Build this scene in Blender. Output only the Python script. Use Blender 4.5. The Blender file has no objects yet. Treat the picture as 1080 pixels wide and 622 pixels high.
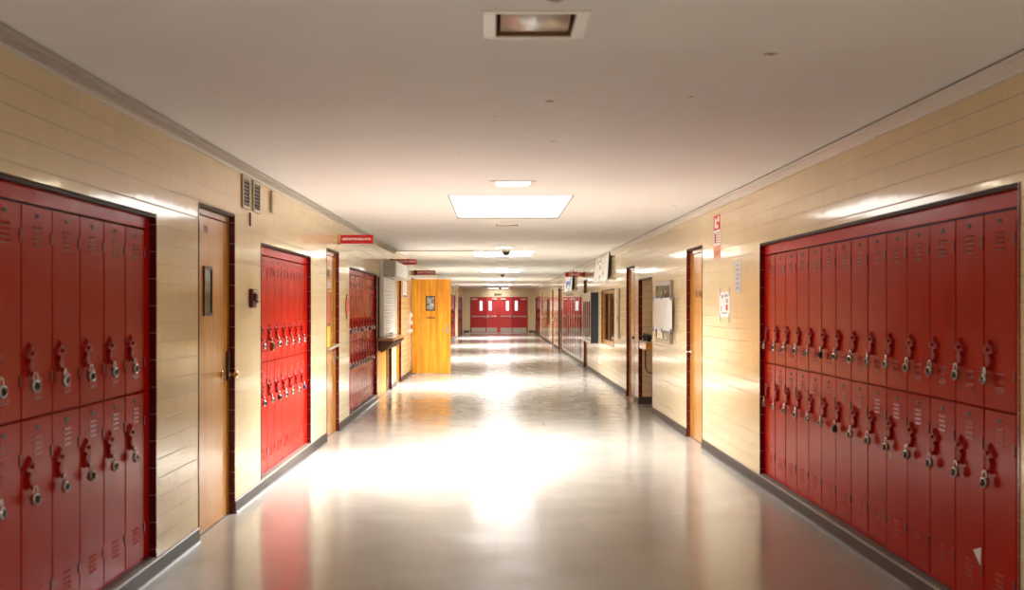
import bpy, bmesh, math, random
from mathutils import Vector, Matrix
random.seed(7)
C = bpy.context.scene.collection
PI = math.pi
XL, XR, H, CAMZ = -1.926, 2.2385, 2.6, 1.525      # left wall, right wall, ceiling height, eye height
YF, YB = 64.5, -13.0                                # far wall, wall behind the camera
REC = 0.035                                        # how far lockers and doors sit back from the wall face

# ------------------------------------------------------------------ materials
MATS = {}
def mat(name, col=(.8, .8, .8), rough=.5, metal=0., emit=None, es=0., coat=0., spec=.5):
    m = bpy.data.materials.new(name); m.use_nodes = True
    b = m.node_tree.nodes['Principled BSDF']
    b.inputs['Base Color'].default_value = (*col, 1)
    b.inputs['Roughness'].default_value = rough
    b.inputs['Metallic'].default_value = metal
    b.inputs['Specular IOR Level'].default_value = spec
    b.inputs['Coat Weight'].default_value = coat
    b.inputs['Coat Roughness'].default_value = .05
    if emit:
        b.inputs['Emission Color'].default_value = (*emit, 1)
        b.inputs['Emission Strength'].default_value = es
    MATS[name] = m
    return m
class N:
    """tiny node helper"""
    def __init__(s, m): s.t = m.node_tree; s.b = s.t.nodes['Principled BSDF']
    def n(s, typ, **kw):
        x = s.t.nodes.new(typ)
        for k, v in kw.items(): setattr(x, k, v)
        return x
    def l(s, a, b): s.t.links.new(a, b)
    def math(s, op, a, b=None, c=None):
        x = s.n('ShaderNodeMath', operation=op)
        for i, v in enumerate((a, b, c)):
            if v is None: continue
            if isinstance(v, (int, float)): x.inputs[i].default_value = v
            else: s.l(v, x.inputs[i])
        return x.outputs[0]
    def coord(s):
        tc = s.n('ShaderNodeTexCoord'); sp = s.n('ShaderNodeSeparateXYZ'); s.l(tc.outputs['Object'], sp.inputs[0])
        return tc.outputs['Object'], sp.outputs
    def line(s, v, period, width, off=0.):
        """1 on the joint lines, 0 between"""
        a = s.math('ADD', v, off + 100 * period)
        p = s.math('PINGPONG', a, period / 2)
        r = s.n('ShaderNodeMapRange'); s.l(p, r.inputs[0])
        r.inputs[1].default_value = width * .35; r.inputs[2].default_value = width
        r.inputs[3].default_value = 1; r.inputs[4].default_value = 0
        return r.outputs[0]
    def noise(s, vec, scale, detail=2., rough=.5, stretch=None):
        if stretch:
            mp = s.n('ShaderNodeMapping'); mp.inputs['Scale'].default_value = stretch; s.l(vec, mp.inputs[0]); vec = mp.outputs[0]
        x = s.n('ShaderNodeTexNoise'); x.inputs['Scale'].default_value = scale; x.inputs['Detail'].default_value = detail
        x.inputs['Roughness'].default_value = rough; s.l(vec, x.inputs['Vector'])
        return x.outputs[0]
    def mix(s, fac, a, b):
        x = s.n('ShaderNodeMix', data_type='RGBA')
        if isinstance(fac, (int, float)): x.inputs[0].default_value = fac
        else: s.l(fac, x.inputs[0])
        for i, v in ((6, a), (7, b)):
            if isinstance(v, tuple): x.inputs[i].default_value = (*v, 1)
            else: s.l(v, x.inputs[i])
        return x.outputs[2]
    def ramp(s, v, a, b, lo=0., hi=1.):
        r = s.n('ShaderNodeMapRange'); s.l(v, r.inputs[0])
        r.inputs[1].default_value = a; r.inputs[2].default_value = b; r.inputs[3].default_value = lo; r.inputs[4].default_value = hi
        return r.outputs[0]
    def bump(s, h, strength, dist, prev=None):
        x = s.n('ShaderNodeBump'); x.inputs['Strength'].default_value = strength; x.inputs['Distance'].default_value = dist
        s.l(h, x.inputs['Height'])
        if prev is not None: s.l(prev, x.inputs['Normal'])
        return x.outputs[0]

TILE = .1111
def tile_mat(name, horiz, base, dark, joint):
    """glazed square wall tile in straight courses; horiz = which axis runs along the wall"""
    m = mat(name, base, .08); k = N(m); vec, o = k.coord()
    u, v = o[horiz], o['Z']
    lh = k.line(v, TILE, .0042, .011); lv = k.line(u, TILE, .0022)
    cu = k.math('FLOOR', k.math('DIVIDE', u, TILE)); cv = k.math('FLOOR', k.math('DIVIDE', k.math('ADD', v, .011), TILE))
    cx = k.n('ShaderNodeCombineXYZ'); k.l(cu, cx.inputs[0]); k.l(cv, cx.inputs[1])
    wn = k.n('ShaderNodeTexWhiteNoise'); wn.noise_dimensions = '3D'; k.l(cx.outputs[0], wn.inputs['Vector'])
    big = k.noise(vec, 1.3, 3)
    t = k.math('ADD', k.math('MULTIPLY', wn.outputs['Value'], .18), k.math('MULTIPLY', big, .6))
    col = k.mix(t, base, dark)
    j = k.math('MAXIMUM', k.math('MULTIPLY', lh, .9), k.math('MULTIPLY', lv, .5))
    k.l(k.mix(j, col, joint), k.b.inputs['Base Color'])
    jj = k.math('MAXIMUM', lh, lv)
    k.l(k.ramp(jj, 0, 1, .09, .5), k.b.inputs['Roughness'])
    # pillowed glaze: each tile leans a little its own way, the glaze itself is slightly wavy
    w = k.noise(vec, 7., 1.5)
    tilt = k.math('MULTIPLY', k.math('SUBTRACT', wn.outputs['Value'], .5), k.math('PINGPONG', k.math('ADD', u, 100 * TILE), TILE))
    hgt = k.math('ADD', k.math('MULTIPLY', w, .0018), k.math('MULTIPLY', tilt, .012))
    hgt = k.math('SUBTRACT', hgt, k.math('MULTIPLY', jj, .0006))
    k.l(k.bump(hgt, .55, 1.), k.b.inputs['Normal'])
    return m
M_tile = tile_mat('beige_glazed_tile', 'Y', (.78, .64, .40), (.64, .50, .29), (.36, .27, .16))
M_tile_far = tile_mat('beige_glazed_tile_end', 'X', (.74, .60, .38), (.66, .52, .31), (.36, .27, .16))

def jamb_mat():
    m = mat('oxblood_glazed_tile', (.075, .004, .006), .12); k = N(m); vec, o = k.coord()
    l = k.line(o['Z'], .153, .002)
    k.l(k.mix(l, (.11, .005, .008), (.45, .28, .22)), k.b.inputs['Base Color'])
    return m
M_jamb = jamb_mat()

def floor_mat():
    m = mat('waxed_vinyl_floor', (.42, .39, .35), .16); k = N(m); vec, o = k.coord()
    n1 = k.noise(vec, 1.1, 4, .6); n2 = k.noise(vec, 55, 3, .7)
    cx = k.n('ShaderNodeCombineXYZ')
    k.l(k.math('FLOOR', k.math('DIVIDE', o['X'], .3048)), cx.inputs[0]); k.l(k.math('FLOOR', k.math('DIVIDE', o['Y'], .3048)), cx.inputs[1])
    wn = k.n('ShaderNodeTexWhiteNoise'); k.l(cx.outputs[0], wn.inputs['Vector'])
    t = k.math('ADD', k.math('MULTIPLY', n1, .5), k.math('ADD', k.math('MULTIPLY', n2, .3), k.math('MULTIPLY', wn.outputs['Value'], .22)))
    c = k.mix(t, (.33, .305, .26), (.44, .41, .36))
    j = k.math('MAXIMUM', k.line(o['X'], .3048, .0012), k.line(o['Y'], .3048, .0012))
    k.l(k.mix(k.math('MULTIPLY', j, .35), c, (.2, .18, .15)), k.b.inputs['Base Color'])
    k.l(k.ramp(k.noise(vec, 2.2, 3), .3, .7, .13, .23), k.b.inputs['Roughness'])
    h = k.math('ADD', k.math('MULTIPLY', k.noise(vec, 3.2, 2), .0016), k.math('MULTIPLY', j, -.0002))
    k.l(k.bump(h, .5, 1.), k.b.inputs['Normal'])
    return m
M_floor = floor_mat()

def ceil_mat():
    m = mat('painted_plaster_ceiling', (.80, .79, .78), .75, spec=.3); k = N(m); vec, o = k.coord()
    c = k.mix(k.noise(vec, 2.0, 4, .6), (.79, .775, .765), (.87, .865, .86))
    seam = k.math('MAXIMUM', k.line(o['Y'], 1.22, .006, .3), k.math('MULTIPLY', k.line(o['X'], 1.22, .004, .2), .4))
    c = k.mix(k.math('MULTIPLY', seam, .10), c, (.45, .42, .38))
    # a few old brown drip marks
    for (x, y, r) in ((1.17, 4.6, .035), (.283, 5.66, .03), (1.0, 5.54, .016), (.37, 7.03, .018), (.0, 6.1, .012), (-.25, 7.6, .012), (1.9, 11.5, .03)):
        d = k.n('ShaderNodeVectorMath', operation='DISTANCE'); k.l(vec, d.inputs[0]); d.inputs[1].default_value = (x, y, H)
        dd = k.math('ADD', d.outputs['Value'], k.math('MULTIPLY', k.math('SUBTRACT', k.noise(vec, 40, 1), .5), .03))
        c = k.mix(k.ramp(dd, r * .5, r, .8, 0), c, (.24, .14, .05))
    k.l(c, k.b.inputs['Base Color'])
    h = k.math('ADD', k.noise(vec, 60, 3, .6), k.math('MULTIPLY', k.noise(vec, 14, 2), 1.5))
    k.l(k.bump(h, .35, .004), k.b.inputs['Normal'])
    return m
M_ceil = ceil_mat()

def locker_mat(name, a, b):
    m = mat(name, a, .2); m.node_tree.nodes['Principled BSDF'].inputs['IOR'].default_value = 1.15; k = N(m); vec, o = k.coord()
    k.l(k.mix(k.noise(vec, 6, 3), a, b), k.b.inputs['Base Color'])
    oi = k.n('ShaderNodeObjectInfo')
    sh = k.n('ShaderNodeVectorMath', operation='ADD'); k.l(vec, sh.inputs[0]); k.l(oi.outputs['Random'], sh.inputs[1])
    k.l(k.bump(k.noise(sh.outputs[0], 5.5, 1.5), .2, .004), k.b.inputs['Normal'])
    k.l(k.ramp(k.noise(vec, 9, 3), .3, .7, .17, .26), k.b.inputs['Roughness'])
    return m
M_red = locker_mat('red_locker_enamel', (.44, .011, .002), (.37, .007, .001))
M_redtrim = locker_mat('red_trim_enamel', (.50, .006, .003), (.45, .004, .002))
M_handleshade = mat('shaded_red_handle', (.30, .002, .002), .4, spec=.15)  # same locker red, darkened for the shadow on the handles
M_redshade = mat('shaded_red', (.16, .002, .003), .35)  # darkened red paints shade: hinge slots, far handles, under louvre slats

def wood_mat(name, a, b, rough=.22):
    m = mat(name, a, rough, coat=.25); k = N(m); vec, o = k.coord()
    n = k.noise(vec, 1.6, 5, .6, (9, 9, .55)); g = k.noise(vec, 14, 3, .6, (9, 9, .5))
    t = k.math('ADD', k.math('MULTIPLY', n, .75), k.math('MULTIPLY', g, .35))
    k.l(k.mix(k.ramp(t, .42, .68), a, b), k.b.inputs['Base Color'])
    k.l(k.bump(k.noise(vec, 5, 2), .4, .003), k.b.inputs['Normal'])
    return m
M_wood = wood_mat('varnished_birch_door', (.60, .27, .045), (.46, .18, .022))
M_wood_b = wood_mat('bright_varnished_birch_door', (.95, .45, .030), (.66, .22, .008), .35)
M_frame_wood = wood_mat('stained_wood_frame', (.42, .19, .03), (.30, .12, .02))
M_dark_wood = wood_mat('dark_stained_wood', (.12, .05, .015), (.06, .022, .010))
M_corbel = mat('walnut_corbel', (.16, .07, .025), .4)
M_base = mat('dark_vinyl_base', (.045, .034, .029), .5)
M_head = mat('dark_brown_head_trim', (.035, .014, .010), .55, spec=.2)
M_ledge = mat('grey_brown_ledge', (.13, .105, .09), .55)
M_mould = mat('offwhite_moulding', (.72, .68, .63), .45)
M_mould_d = mat('grey_moulding', (.48, .44, .40), .5)
M_black = mat('black_paint', (.012, .012, .013), .45)
M_gap = mat('dark_void', (.006, .005, .005), .9)
M_steel = mat('brushed_steel', (.62, .62, .61), .28, 1.)
M_chrome = mat('chrome', (.75, .75, .74), .12, 1.)
M_brass = mat('brass', (.60, .42, .18), .25, 1.)
M_bronze = mat('bronze_plate', (.10, .075, .05), .35, .8)
M_sign = mat('red_sign_plastic', (.50, .006, .010), .3)
M_white = mat('white_lettering', (.85, .85, .85), .5)
M_paper = mat('white_paper', (.82, .82, .80), .6)
M_greypaper = mat('grey_laminated_paper', (.55, .56, .55), .4)
M_print = mat('grey_print', (.32, .32, .34), .7)
M_printred = mat('red_print', (.55, .03, .03), .6)
M_yellow = mat('yellow_paper', (.85, .50, .05), .6)
M_tape = mat('blue_tape', (.04, .10, .45), .5)
M_greytape = mat('grey_tape', (.35, .37, .40), .4)
M_blue = mat('blue_banner_cloth', (.10, .16, .50), .6)
M_navy = mat('navy_painted_steel', (.012, .016, .026), .4)
M_alu = mat('aluminium_frame', (.45, .43, .40), .3, .9)
M_house = mat('grey_shutter_housing', (.40, .39, .36), .4)
M_shut = mat('pale_shutter_slats', (.74, .73, .70), .35)
M_greybeige = mat('grey_beige_steel', (.45, .38, .28), .35)
M_lens = mat('dusty_prismatic_lens', (.55, .50, .45), .22)
M_rust = mat('rusty_housing', (.22, .10, .04), .6)
M_bezel = mat('cream_metal_bezel', (.78, .75, .68), .4)
M_warm = mat('warm_lit_lens', (.9, .8, .6), .4, emit=(1., .66, .30), es=6.5)
M_warmtube = mat('warm_lit_tube', (.9, .8, .6), .4, emit=(1., .88, .66), es=14.)
M_sky = mat('lit_skylight_diffuser', (.9, .9, .9), .5, emit=(1., .995, .98), es=3.8)
M_sky_added = mat('added_skylight_diffuser', (.9, .9, .9), .5, emit=(1., .995, .98), es=1.4)
M_enddoor = mat('red_end_door_paint', (.42, .018, .022), .32)
M_enddoor2 = mat('paler_red_end_door_paint', (.55, .045, .045), .32)  # paler red for the inner leaves and centre post
M_kick = mat('kick_plate_steel', (.55, .52, .47), .35, .7)
M_pane_day = mat('frosted_daylit_pane', (.8, .85, .85), .3, emit=(.85, .97, 1.), es=1.0)
M_office_in = mat('office_beige_paint', (.55, .47, .35), .6)
M_amber = mat('amber_enamel_basin', (.75, .33, .03), .18, coat=.5)
M_padbody = mat('padlock_steel', (.55, .54, .50), .25, 1.)
M_padbrass = mat('padlock_aged_brass', (.40, .34, .24), .3, 1.)
M_paddial = mat('padlock_black_dial', (.01, .01, .012), .25)
M_padblue = mat('padlock_blue', (.01, .04, .16), .3)
M_firered = mat('fire_alarm_maroon', (.10, .006, .006), .3)

def glass_mat(name, tint, roughness=0.):
    """thin window glass: Fresnel mirror over a clear sheet"""
    m = bpy.data.materials.new(name); m.use_nodes = True; t = m.node_tree; t.nodes.clear()
    o = t.nodes.new('ShaderNodeOutputMaterial'); mx = t.nodes.new('ShaderNodeMixShader'); fr = t.nodes.new('ShaderNodeFresnel')
    fr.inputs[0].default_value = 1.55
    tr = t.nodes.new('ShaderNodeBsdfTransparent'); tr.inputs[0].default_value = (*tint, 1)
    gl = t.nodes.new('ShaderNodeBsdfGlossy'); gl.inputs['Roughness'].default_value = roughness
    t.links.new(fr.outputs[0], mx.inputs[0]); t.links.new(tr.outputs[0], mx.inputs[1]); t.links.new(gl.outputs[0], mx.inputs[2])
    t.links.new(mx.outputs[0], o.inputs[0])
    return m
M_glass = glass_mat('clear_glass', (.86, .88, .86), .02)
M_smoke = glass_mat('wired_smoky_glass', (.35, .35, .34), .04)

# ------------------------------------------------------------------ mesh helpers
class MB:
    def __init__(s): s.bm = bmesh.new()
    def box(s, x0, x1, y0, y1, z0, z1, bev=0., mi=0, rot=None):
        vs = [s.bm.verts.new((x, y, z)) for z in (z0, z1) for y in (y0, y1) for x in (x0, x1)]
        fs = [s.bm.faces.new([vs[i] for i in q]) for q in ((0, 2, 3, 1), (4, 5, 7, 6), (0, 1, 5, 4), (2, 6, 7, 3), (0, 4, 6, 2), (1, 3, 7, 5))]
        for f in fs: f.material_index = mi
        if bev:
            es = {e for f in fs for e in f.edges}
            r = bmesh.ops.bevel(s.bm, geom=list(es), offset=bev, segments=1, affect='EDGES', profile=.5)
            for f in r['faces']: f.material_index = mi
            vs = list({v for f in r['faces'] for v in f.verts})
        if rot:
            bmesh.ops.transform(s.bm, matrix=rot, verts=vs)
        return s
    def prism(s, pts, y0, y1, mi=0, top=None):
        """outline in the xz plane extruded along y; y0 is the outer (front) face; top scales the front face"""
        cx = sum(p[0] for p in pts) / len(pts); cz = sum(p[1] for p in pts) / len(pts); k = top or 1.
        a = [s.bm.verts.new((cx + (p[0] - cx) * k, y0, cz + (p[1] - cz) * k)) for p in pts]
        b = [s.bm.verts.new((p[0], y1, p[1])) for p in pts]
        n = len(pts)
        fs = [s.bm.faces.new(a), s.bm.faces.new(b[::-1])] + [s.bm.faces.new((a[i], b[i], b[(i + 1) % n], a[(i + 1) % n])) for i in range(n)]
        for f in fs: f.material_index = mi
        return s
    def lathe(s, prof, seg=20, M=None, mi=0):
        """profile of (radius, height) about local z, placed with matrix M"""
        rings = []
        for r, z in prof:
            if r < 1e-6: rings.append([s.bm.verts.new((0, 0, z))])
            else: rings.append([s.bm.verts.new((r * math.cos(2 * PI * i / seg), r * math.sin(2 * PI * i / seg), z)) for i in range(seg)])
        fs = []
        for a, b in zip(rings, rings[1:]):
            for i in range(seg):
                j = (i + 1) % seg
                q = [a[i % len(a)], a[j % len(a)], b[j % len(b)], b[i % len(b)]]
                u = []
                for v in q:
                    if v not in u: u.append(v)
                if len(u) > 2: fs.append(s.bm.faces.new(u))
        for f in fs: f.material_index = mi; f.smooth = True
        if M: bmesh.ops.transform(s.bm, matrix=M, verts=[v for r in rings for v in r])
        return s
    def tube(s, pts, r, seg=8, mi=0):
        pts = [Vector(p) for p in pts]; rings = []
        up = Vector((0, 0, 1))
        for i, p in enumerate(pts):
            d = (pts[min(i + 1, len(pts) - 1)] - pts[max(i - 1, 0)]).normalized()
            a = d.cross(up)
            if a.length < 1e-3: a = d.cross(Vector((1, 0, 0)))
            a.normalize(); b = d.cross(a).normalized()
            if rings and a.dot(pa) < 0: a = -a; b = -b
            pa = a
            rings.append([s.bm.verts.new(p + a * r * math.cos(2 * PI * k / seg) + b * r * math.sin(2 * PI * k / seg)) for k in range(seg)])
        for A, B in zip(rings, rings[1:]):
            for k in range(seg):
                f = s.bm.faces.new((A[k], A[(k + 1) % seg], B[(k + 1) % seg], B[k])); f.smooth = True; f.material_index = mi
        for R in (rings[0], rings[-1]):
            f = s.bm.faces.new(R); f.material_index = mi
        return s
    def build(s, name, mats, parent=None, loc=(0, 0, 0), rz=0., recalc=True):
        if recalc: bmesh.ops.recalc_face_normals(s.bm, faces=s.bm.faces)
        me = bpy.data.meshes.new(name); s.bm.to_mesh(me); s.bm.free()
        for m in (mats if isinstance(mats, (list, tuple)) else [mats]): me.materials.append(m)
        o = bpy.data.objects.new(name, me); C.objects.link(o); o.parent = parent; o.location = loc; o.rotation_euler = (0, 0, rz)
        return o
def tag(o, label, cat, group=None):
    o['label'] = label; o['category'] = cat
    if group: o['group'] = group
    return o
def structure(o, label=None):
    o['kind'] = 'structure'
    if label: o['label'] = label
    return o
def empty(name, loc=(0, 0, 0), rz=0., parent=None):
    o = bpy.data.objects.new(name, None); C.objects.link(o); o.location = loc; o.rotation_euler = (0, 0, rz); o.parent = parent
    o.empty_display_size = .1
    return o
def at(side, y, z=0., out=0.):
    """a point on a side wall, out metres off its face; the local frame there has x to the viewer's right, -y out of the wall"""
    return ((XL + out, y, z), PI / 2) if side == 'L' else ((XR - out, y, z), -PI / 2)
def text(body, size, m, parent, loc, rot=(PI / 2, 0, 0), name='lettering', ext=.0006, width=None, bold=0.):
    cu = bpy.data.curves.new(name, 'FONT'); cu.body = body; cu.size = size; cu.align_x = 'CENTER'; cu.align_y = 'CENTER'; cu.extrude = ext; cu.offset = bold
    cu.resolution_u = 3
    cu.materials.append(m)
    o = bpy.data.objects.new(name, cu); C.objects.link(o); o.parent = parent; o.location = loc; o.rotation_euler = rot
    if width:
        bpy.context.view_layer.update()
        o.scale = (width / max(o.dimensions.x, 1e-3), 1, 1)
    me = bpy.data.meshes.new_from_object(o); q = bpy.data.objects.new(name, me); C.objects.link(q); q.parent = parent
    q.location = loc; q.rotation_euler = rot; q.scale = o.scale; bpy.data.objects.remove(o)
    return q
def dup(root, loc=None, rz=None):
    r = root.copy(); C.objects.link(r)
    if loc is not None: r.location = loc
    if rz is not None: r.rotation_euler = (0, 0, rz)
    for ch in root.children:
        c = ch.copy(); C.objects.link(c); c.parent = r
        for g in ch.children:
            d = g.copy(); C.objects.link(d); d.parent = c
    return r
ORD = 'first second third fourth fifth sixth seventh eighth ninth tenth eleventh twelfth thirteenth fourteenth fifteenth sixteenth seventeenth eighteenth nineteenth twentieth'.split()
ORD += ['twenty-' + o for o in ORD[:9]]

# ------------------------------------------------------------------ the shell
LOCK_TOP, LOCK_BOT = 2.045, .10
left_holes = [  # (y0, y1, z0, z1)
    (3.40, 6.13, LOCK_BOT, LOCK_TOP), (6.997, 7.97, 0, 2.2), (8.853, 11.24, LOCK_BOT, LOCK_TOP), (12.29, 13.26, 0, 2.19),
    (14.22, 17.44, LOCK_BOT, LOCK_TOP), (17.52, 19.95, 0, 2.02), (20.9, 21.95, 0, 2.19), (24.63, 25.55, 0, 2.19),
    (45.4, 51.1, LOCK_BOT, LOCK_TOP), (53.3, 61.2, LOCK_BOT, LOCK_TOP), (62.0, 63.1, 0, 2.1)]
right_holes = [
    (4.615, 9.163, LOCK_BOT, LOCK_TOP + .01), (11.72, 12.68, 0, 2.19), (15.47, 16.95, 0, 1.95), (17.45, 18.52, 0, 2.19),
    (20.46, 22.9, .75, 1.87), (26.5, 27.5, 0, 2.19), (28.2, 36.0, .10, 1.98), (36.6, 38.6, 0, 2.19), (42.0, 43.0, 0, 2.19),
    (44.8, 47.2, .75, 1.87), (51.8, 52.8, 0, 2.19), (54.3, 60.8, LOCK_BOT, LOCK_TOP)]
def slab(name, holes, u0, u1, v0, v1, thick, f, m):
    """a wall (or ceiling) plate with rectangular openings; f maps (u, v, depth) to the place"""
    us = sorted({u0, u1, *[h[0] for h in holes], *[h[1] for h in holes]}); vs = sorted({v0, v1, *[h[2] for h in holes], *[h[3] for h in holes]})
    solid = lambda i, j: 0 <= i < len(us) - 1 and 0 <= j < len(vs) - 1 and not any(
        h[0] < (us[i] + us[i + 1]) / 2 < h[1] and h[2] < (vs[j] + vs[j + 1]) / 2 < h[3] for h in holes)
    bm = bmesh.new(); cache = {}
    def V(u, v, w):
        k = (u, v, w)
        if k not in cache: cache[k] = bm.verts.new(f(u, v, w))
        return cache[k]
    for i in range(len(us) - 1):
        for j in range(len(vs) - 1):
            if not solid(i, j): continue
            a, b, c, d = us[i], us[i + 1], vs[j], vs[j + 1]
            for w in (0, thick): bm.faces.new((V(a, c, w), V(b, c, w), V(b, d, w), V(a, d, w)))
            for di, dj, p, q in ((-1, 0, (a, c), (a, d)), (1, 0, (b, c), (b, d)), (0, -1, (a, c), (b, c)), (0, 1, (a, d), (b, d))):
                if not solid(i + di, j + dj): bm.faces.new((V(*p, 0), V(*q, 0), V(*q, thick), V(*p, thick)))
    b = MB(); b.bm.free(); b.bm = bm
    return structure(b.build(name, m))
slab('wall_left', left_holes, YB, YF, 0, H, .5, lambda u, v, w: (XL - w, u, v), M_tile)
slab('wall_right', right_holes, YB, YF, 0, H, .5, lambda u, v, w: (XR + w, u, v), M_tile)
FD = (-1.53, 1.90, 0, 2.10)
slab('wall_far', [FD], XL - .5, XR + .5, 0, H, .25, lambda u, v, w: (u, YF + w, v), M_tile_far)
slab('wall_back', [], XL - .5, XR + .5, 0, H, .2, lambda u, v, w: (u, YB - w, v), M_tile_far)
structure(MB().box(XL - 3, XR + 3, YB - .2, YF + 1, -.12, 0).build('floor', M_floor))

SKY = [10.45 + 10.43 * i for i in range(5)] + [62.1]      # near edge of each skylight panel
SKY_ADDED = .02  # extra panel overhead, out of view, added to light the near ceiling
SKYL, SKX0, SKX1 = 2.70, -.465, .755
FIX = [(4.12, 0), (9.42, 1), (14.2, 0), (19.6, 1), (24.8, 0), (30.1, 1), (41.0, 0), (51.3, 0)]
FX, FR, FRY = .148, .152, .176                                       # recessed fixtures: x and half opening
cholesU = []
for y in SKY + [SKY_ADDED]: cholesU.append((SKX0, SKX1, y, min(y + SKYL, YF - .15)))
for y, lit in FIX: cholesU.append((FX - FR, FX + FR, y - FRY, y + FRY))
slab('ceiling', cholesU, XL - .5, XR + .5, YB - .2, YF + .25, .22, lambda u, v, w: (u, v, H + w), M_ceil)

# baseboards in runs between the door openings
def base_runs(side, holes, n):
    brk = sorted((h[0], h[1]) for h in holes if h[2] == 0); runs = []; y = YB
    for a, b in brk: runs.append((y, a)); y = b
    runs.append((y, YF))
    mb = MB(); s = 1 if side == 'L' else -1; X = XL if side == 'L' else XR
    for a, b in runs:
        prof = [(0, 0), (.022, 0), (.012, .012), (.009, .02), (.009, .088), (.004, .094), (0, .094)]
        A = [mb.bm.verts.new((X + s * p[0], a, p[1])) for p in prof]; B = [mb.bm.verts.new((X + s * p[0], b, p[1])) for p in prof]
        for i in range(len(prof)):
            j = (i + 1) % len(prof); mb.bm.faces.new((A[i], A[j], B[j], B[i]))
        mb.bm.faces.new(A); mb.bm.faces.new(B[::-1])
    structure(mb.build(n, M_base))
base_runs('L', left_holes, 'baseboard_left'); base_runs('R', right_holes, 'baseboard_right')
mb = MB()
mb.box(XL, FD[0] - .06, YF - .012, YF, 0, .1); mb.box(FD[1] + .06, XR, YF - .012, YF, 0, .1)
structure(mb.build('baseboard_far', M_base))
# ceiling mouldings; the black strips paint the shadow gap along the ceiling
mb = MB(); mb.box(XL, XL + .035, YB, 20.5, H - .055, H - .006, mi=1); mb.box(XL, XL + .060, YB, 20.5, H - .03, H - .004, mi=1)
mb.box(XL, XL + .022, YB, 20.5, H - .07, H - .055, mi=0); mb.box(XL, XL + .05, YB, 20.5, H - .004, H, mi=2)
structure(mb.build('trim_1', [M_mould, M_mould_d, M_black]))
mb = MB(); mb.box(XR - .03, XR, YB, YF, H - .085, H - .012, .004); mb.box(XR - .045, XR - .02, YB, YF, H - .03, H - .010, mi=0); mb.box(XR - .035, XR, YB, YF, H - .012, H, mi=1)
structure(mb.build('trim_2', [M_mould, M_black]))

# oxblood bullnose linings of the openings
ntrim = [2]
def lining(side, y0, y1, z0, z1, deep=.055, bottom=False, t=.016, back=None, top=True):
    ntrim[0] += 1
    mb = MB(); X = XL if side == 'L' else XR; s = 1 if side == 'L' else -1
    xs = sorted((X + s * .004, X - s * deep))
    mb.box(xs[0], xs[1], y0 - .004, y0 + t, z0, z1 + .004, .003); mb.box(xs[0], xs[1], y1 - t, y1 + .004, z0, z1 + .004, .003)
    if top: mb.box(xs[0], xs[1], y0 + t, y1 - t, z1 - t, z1 + .004, .003, mi=1)
    if bottom: mb.box(min(X, X - s * deep), max(X, X - s * deep), y0 + t, y1 - t, z0, z0 + .012, mi=2)
    return structure(mb.build('trim_%d' % ntrim[0], [M_jamb, M_head, M_ledge]))
for h in left_holes[:-1]: lining('L', *h, bottom=h[2] > 0)
for h in right_holes:
    if h[0] == 28.2: continue
    lining('R', *h, bottom=abs(h[2] - .1) < .01)

# ------------------------------------------------------------------ lockers
PITCH, LW = .3135, .3045
def louvers(mb, cx, ztop, n, pitch, w=.088, y=-.018):
    for i in range(n):
        z = ztop - i * pitch; h = pitch * .60
        a, b = cx - w / 2, cx + w / 2
        pts = [(y + .001, z), (y - .0014, z - h * .5), (y - .0055, z - h), (y + .001, z - h)]
        ins = (0, .001, .005, .005)
        L = [mb.bm.verts.new((a + ins[k], p[0], p[1])) for k, p in enumerate(pts)]
        R = [mb.bm.verts.new((b - ins[k], p[0], p[1])) for k, p in enumerate(pts)]
        for k in range(4): mb.bm.faces.new((L[k], R[k], R[(k + 1) % 4], L[(k + 1) % 4]))
        mb.bm.faces.new(L); mb.bm.faces.new(R[::-1])
        zs = z - h - .0001; q = mb.box(a + .004, b - .004, y - .0004, y + .001, z - h - pitch * .22, zs, mi=1)  # dark strip paints the shade under the slat
HANDLE = [(0, .054), (.022, .032), (.062, .014), (.062, -.008), (.026, -.016), (.018, -.030), (.038, -.044), (.030, -.066), (.014, -.096),
          (-.014, -.096), (-.030, -.066), (-.038, -.044), (-.018, -.030), (-.026, -.016), (-.062, -.008), (-.062, .014), (-.022, .032)]
HU = -.088      # handle offset from the locker's centre line
def make_locker():
    r = empty('locker')
    mb = MB(); w = PITCH / 2 - .001
    mb.box(-w, w, .002, .38, .125, 1.955); mb.build('body', M_red, r)
    for (z0, z1, zh, lo_top) in ((1.058, 1.952, 1.325, 1.225), (.128, 1.050, .850, .325)):
        mb = MB(); mb.box(-LW / 2, LW / 2, -.018, .002, z0, z1, .003)
        louvers(mb, .004, z1 - (.082 if z0 > 1 else .070), 4, .0235)
        louvers(mb, .004, lo_top, 4, .0245)
        d = mb.build('door', [M_red, M_redshade], r)
        p = MB().prism([(.018 * math.cos(a) * 1.1, .011 * math.sin(a)) for a in [2 * PI * i / 12 for i in range(12)]], -.021, -.017, top=.9)
        p.build('number_plate', M_black, d, (.0, 0, z1 - .040))
        h = MB().prism(HANDLE, -.034, -.017, top=.78); h.box(-.012, .012, -.046, -.034, -.004, .012, .002); h.box(-.008, .008, -.040, -.03, -.092, -.072, .001)
        h.build('handle', M_handleshade, d, (HU, 0, zh))
        for zz in ((z1 - .13, z0 + .16) if z0 > 1 else (z1 - .16, z0 + .17)):
            g = MB().box(-.008, .008, -.023, -.016, -.026, .026, .002); g.build('hinge', M_redshade, d, (LW / 2 - .010, 0, zz))  # knuckle coloured dark for the shaded slot at the seam
    return r
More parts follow.
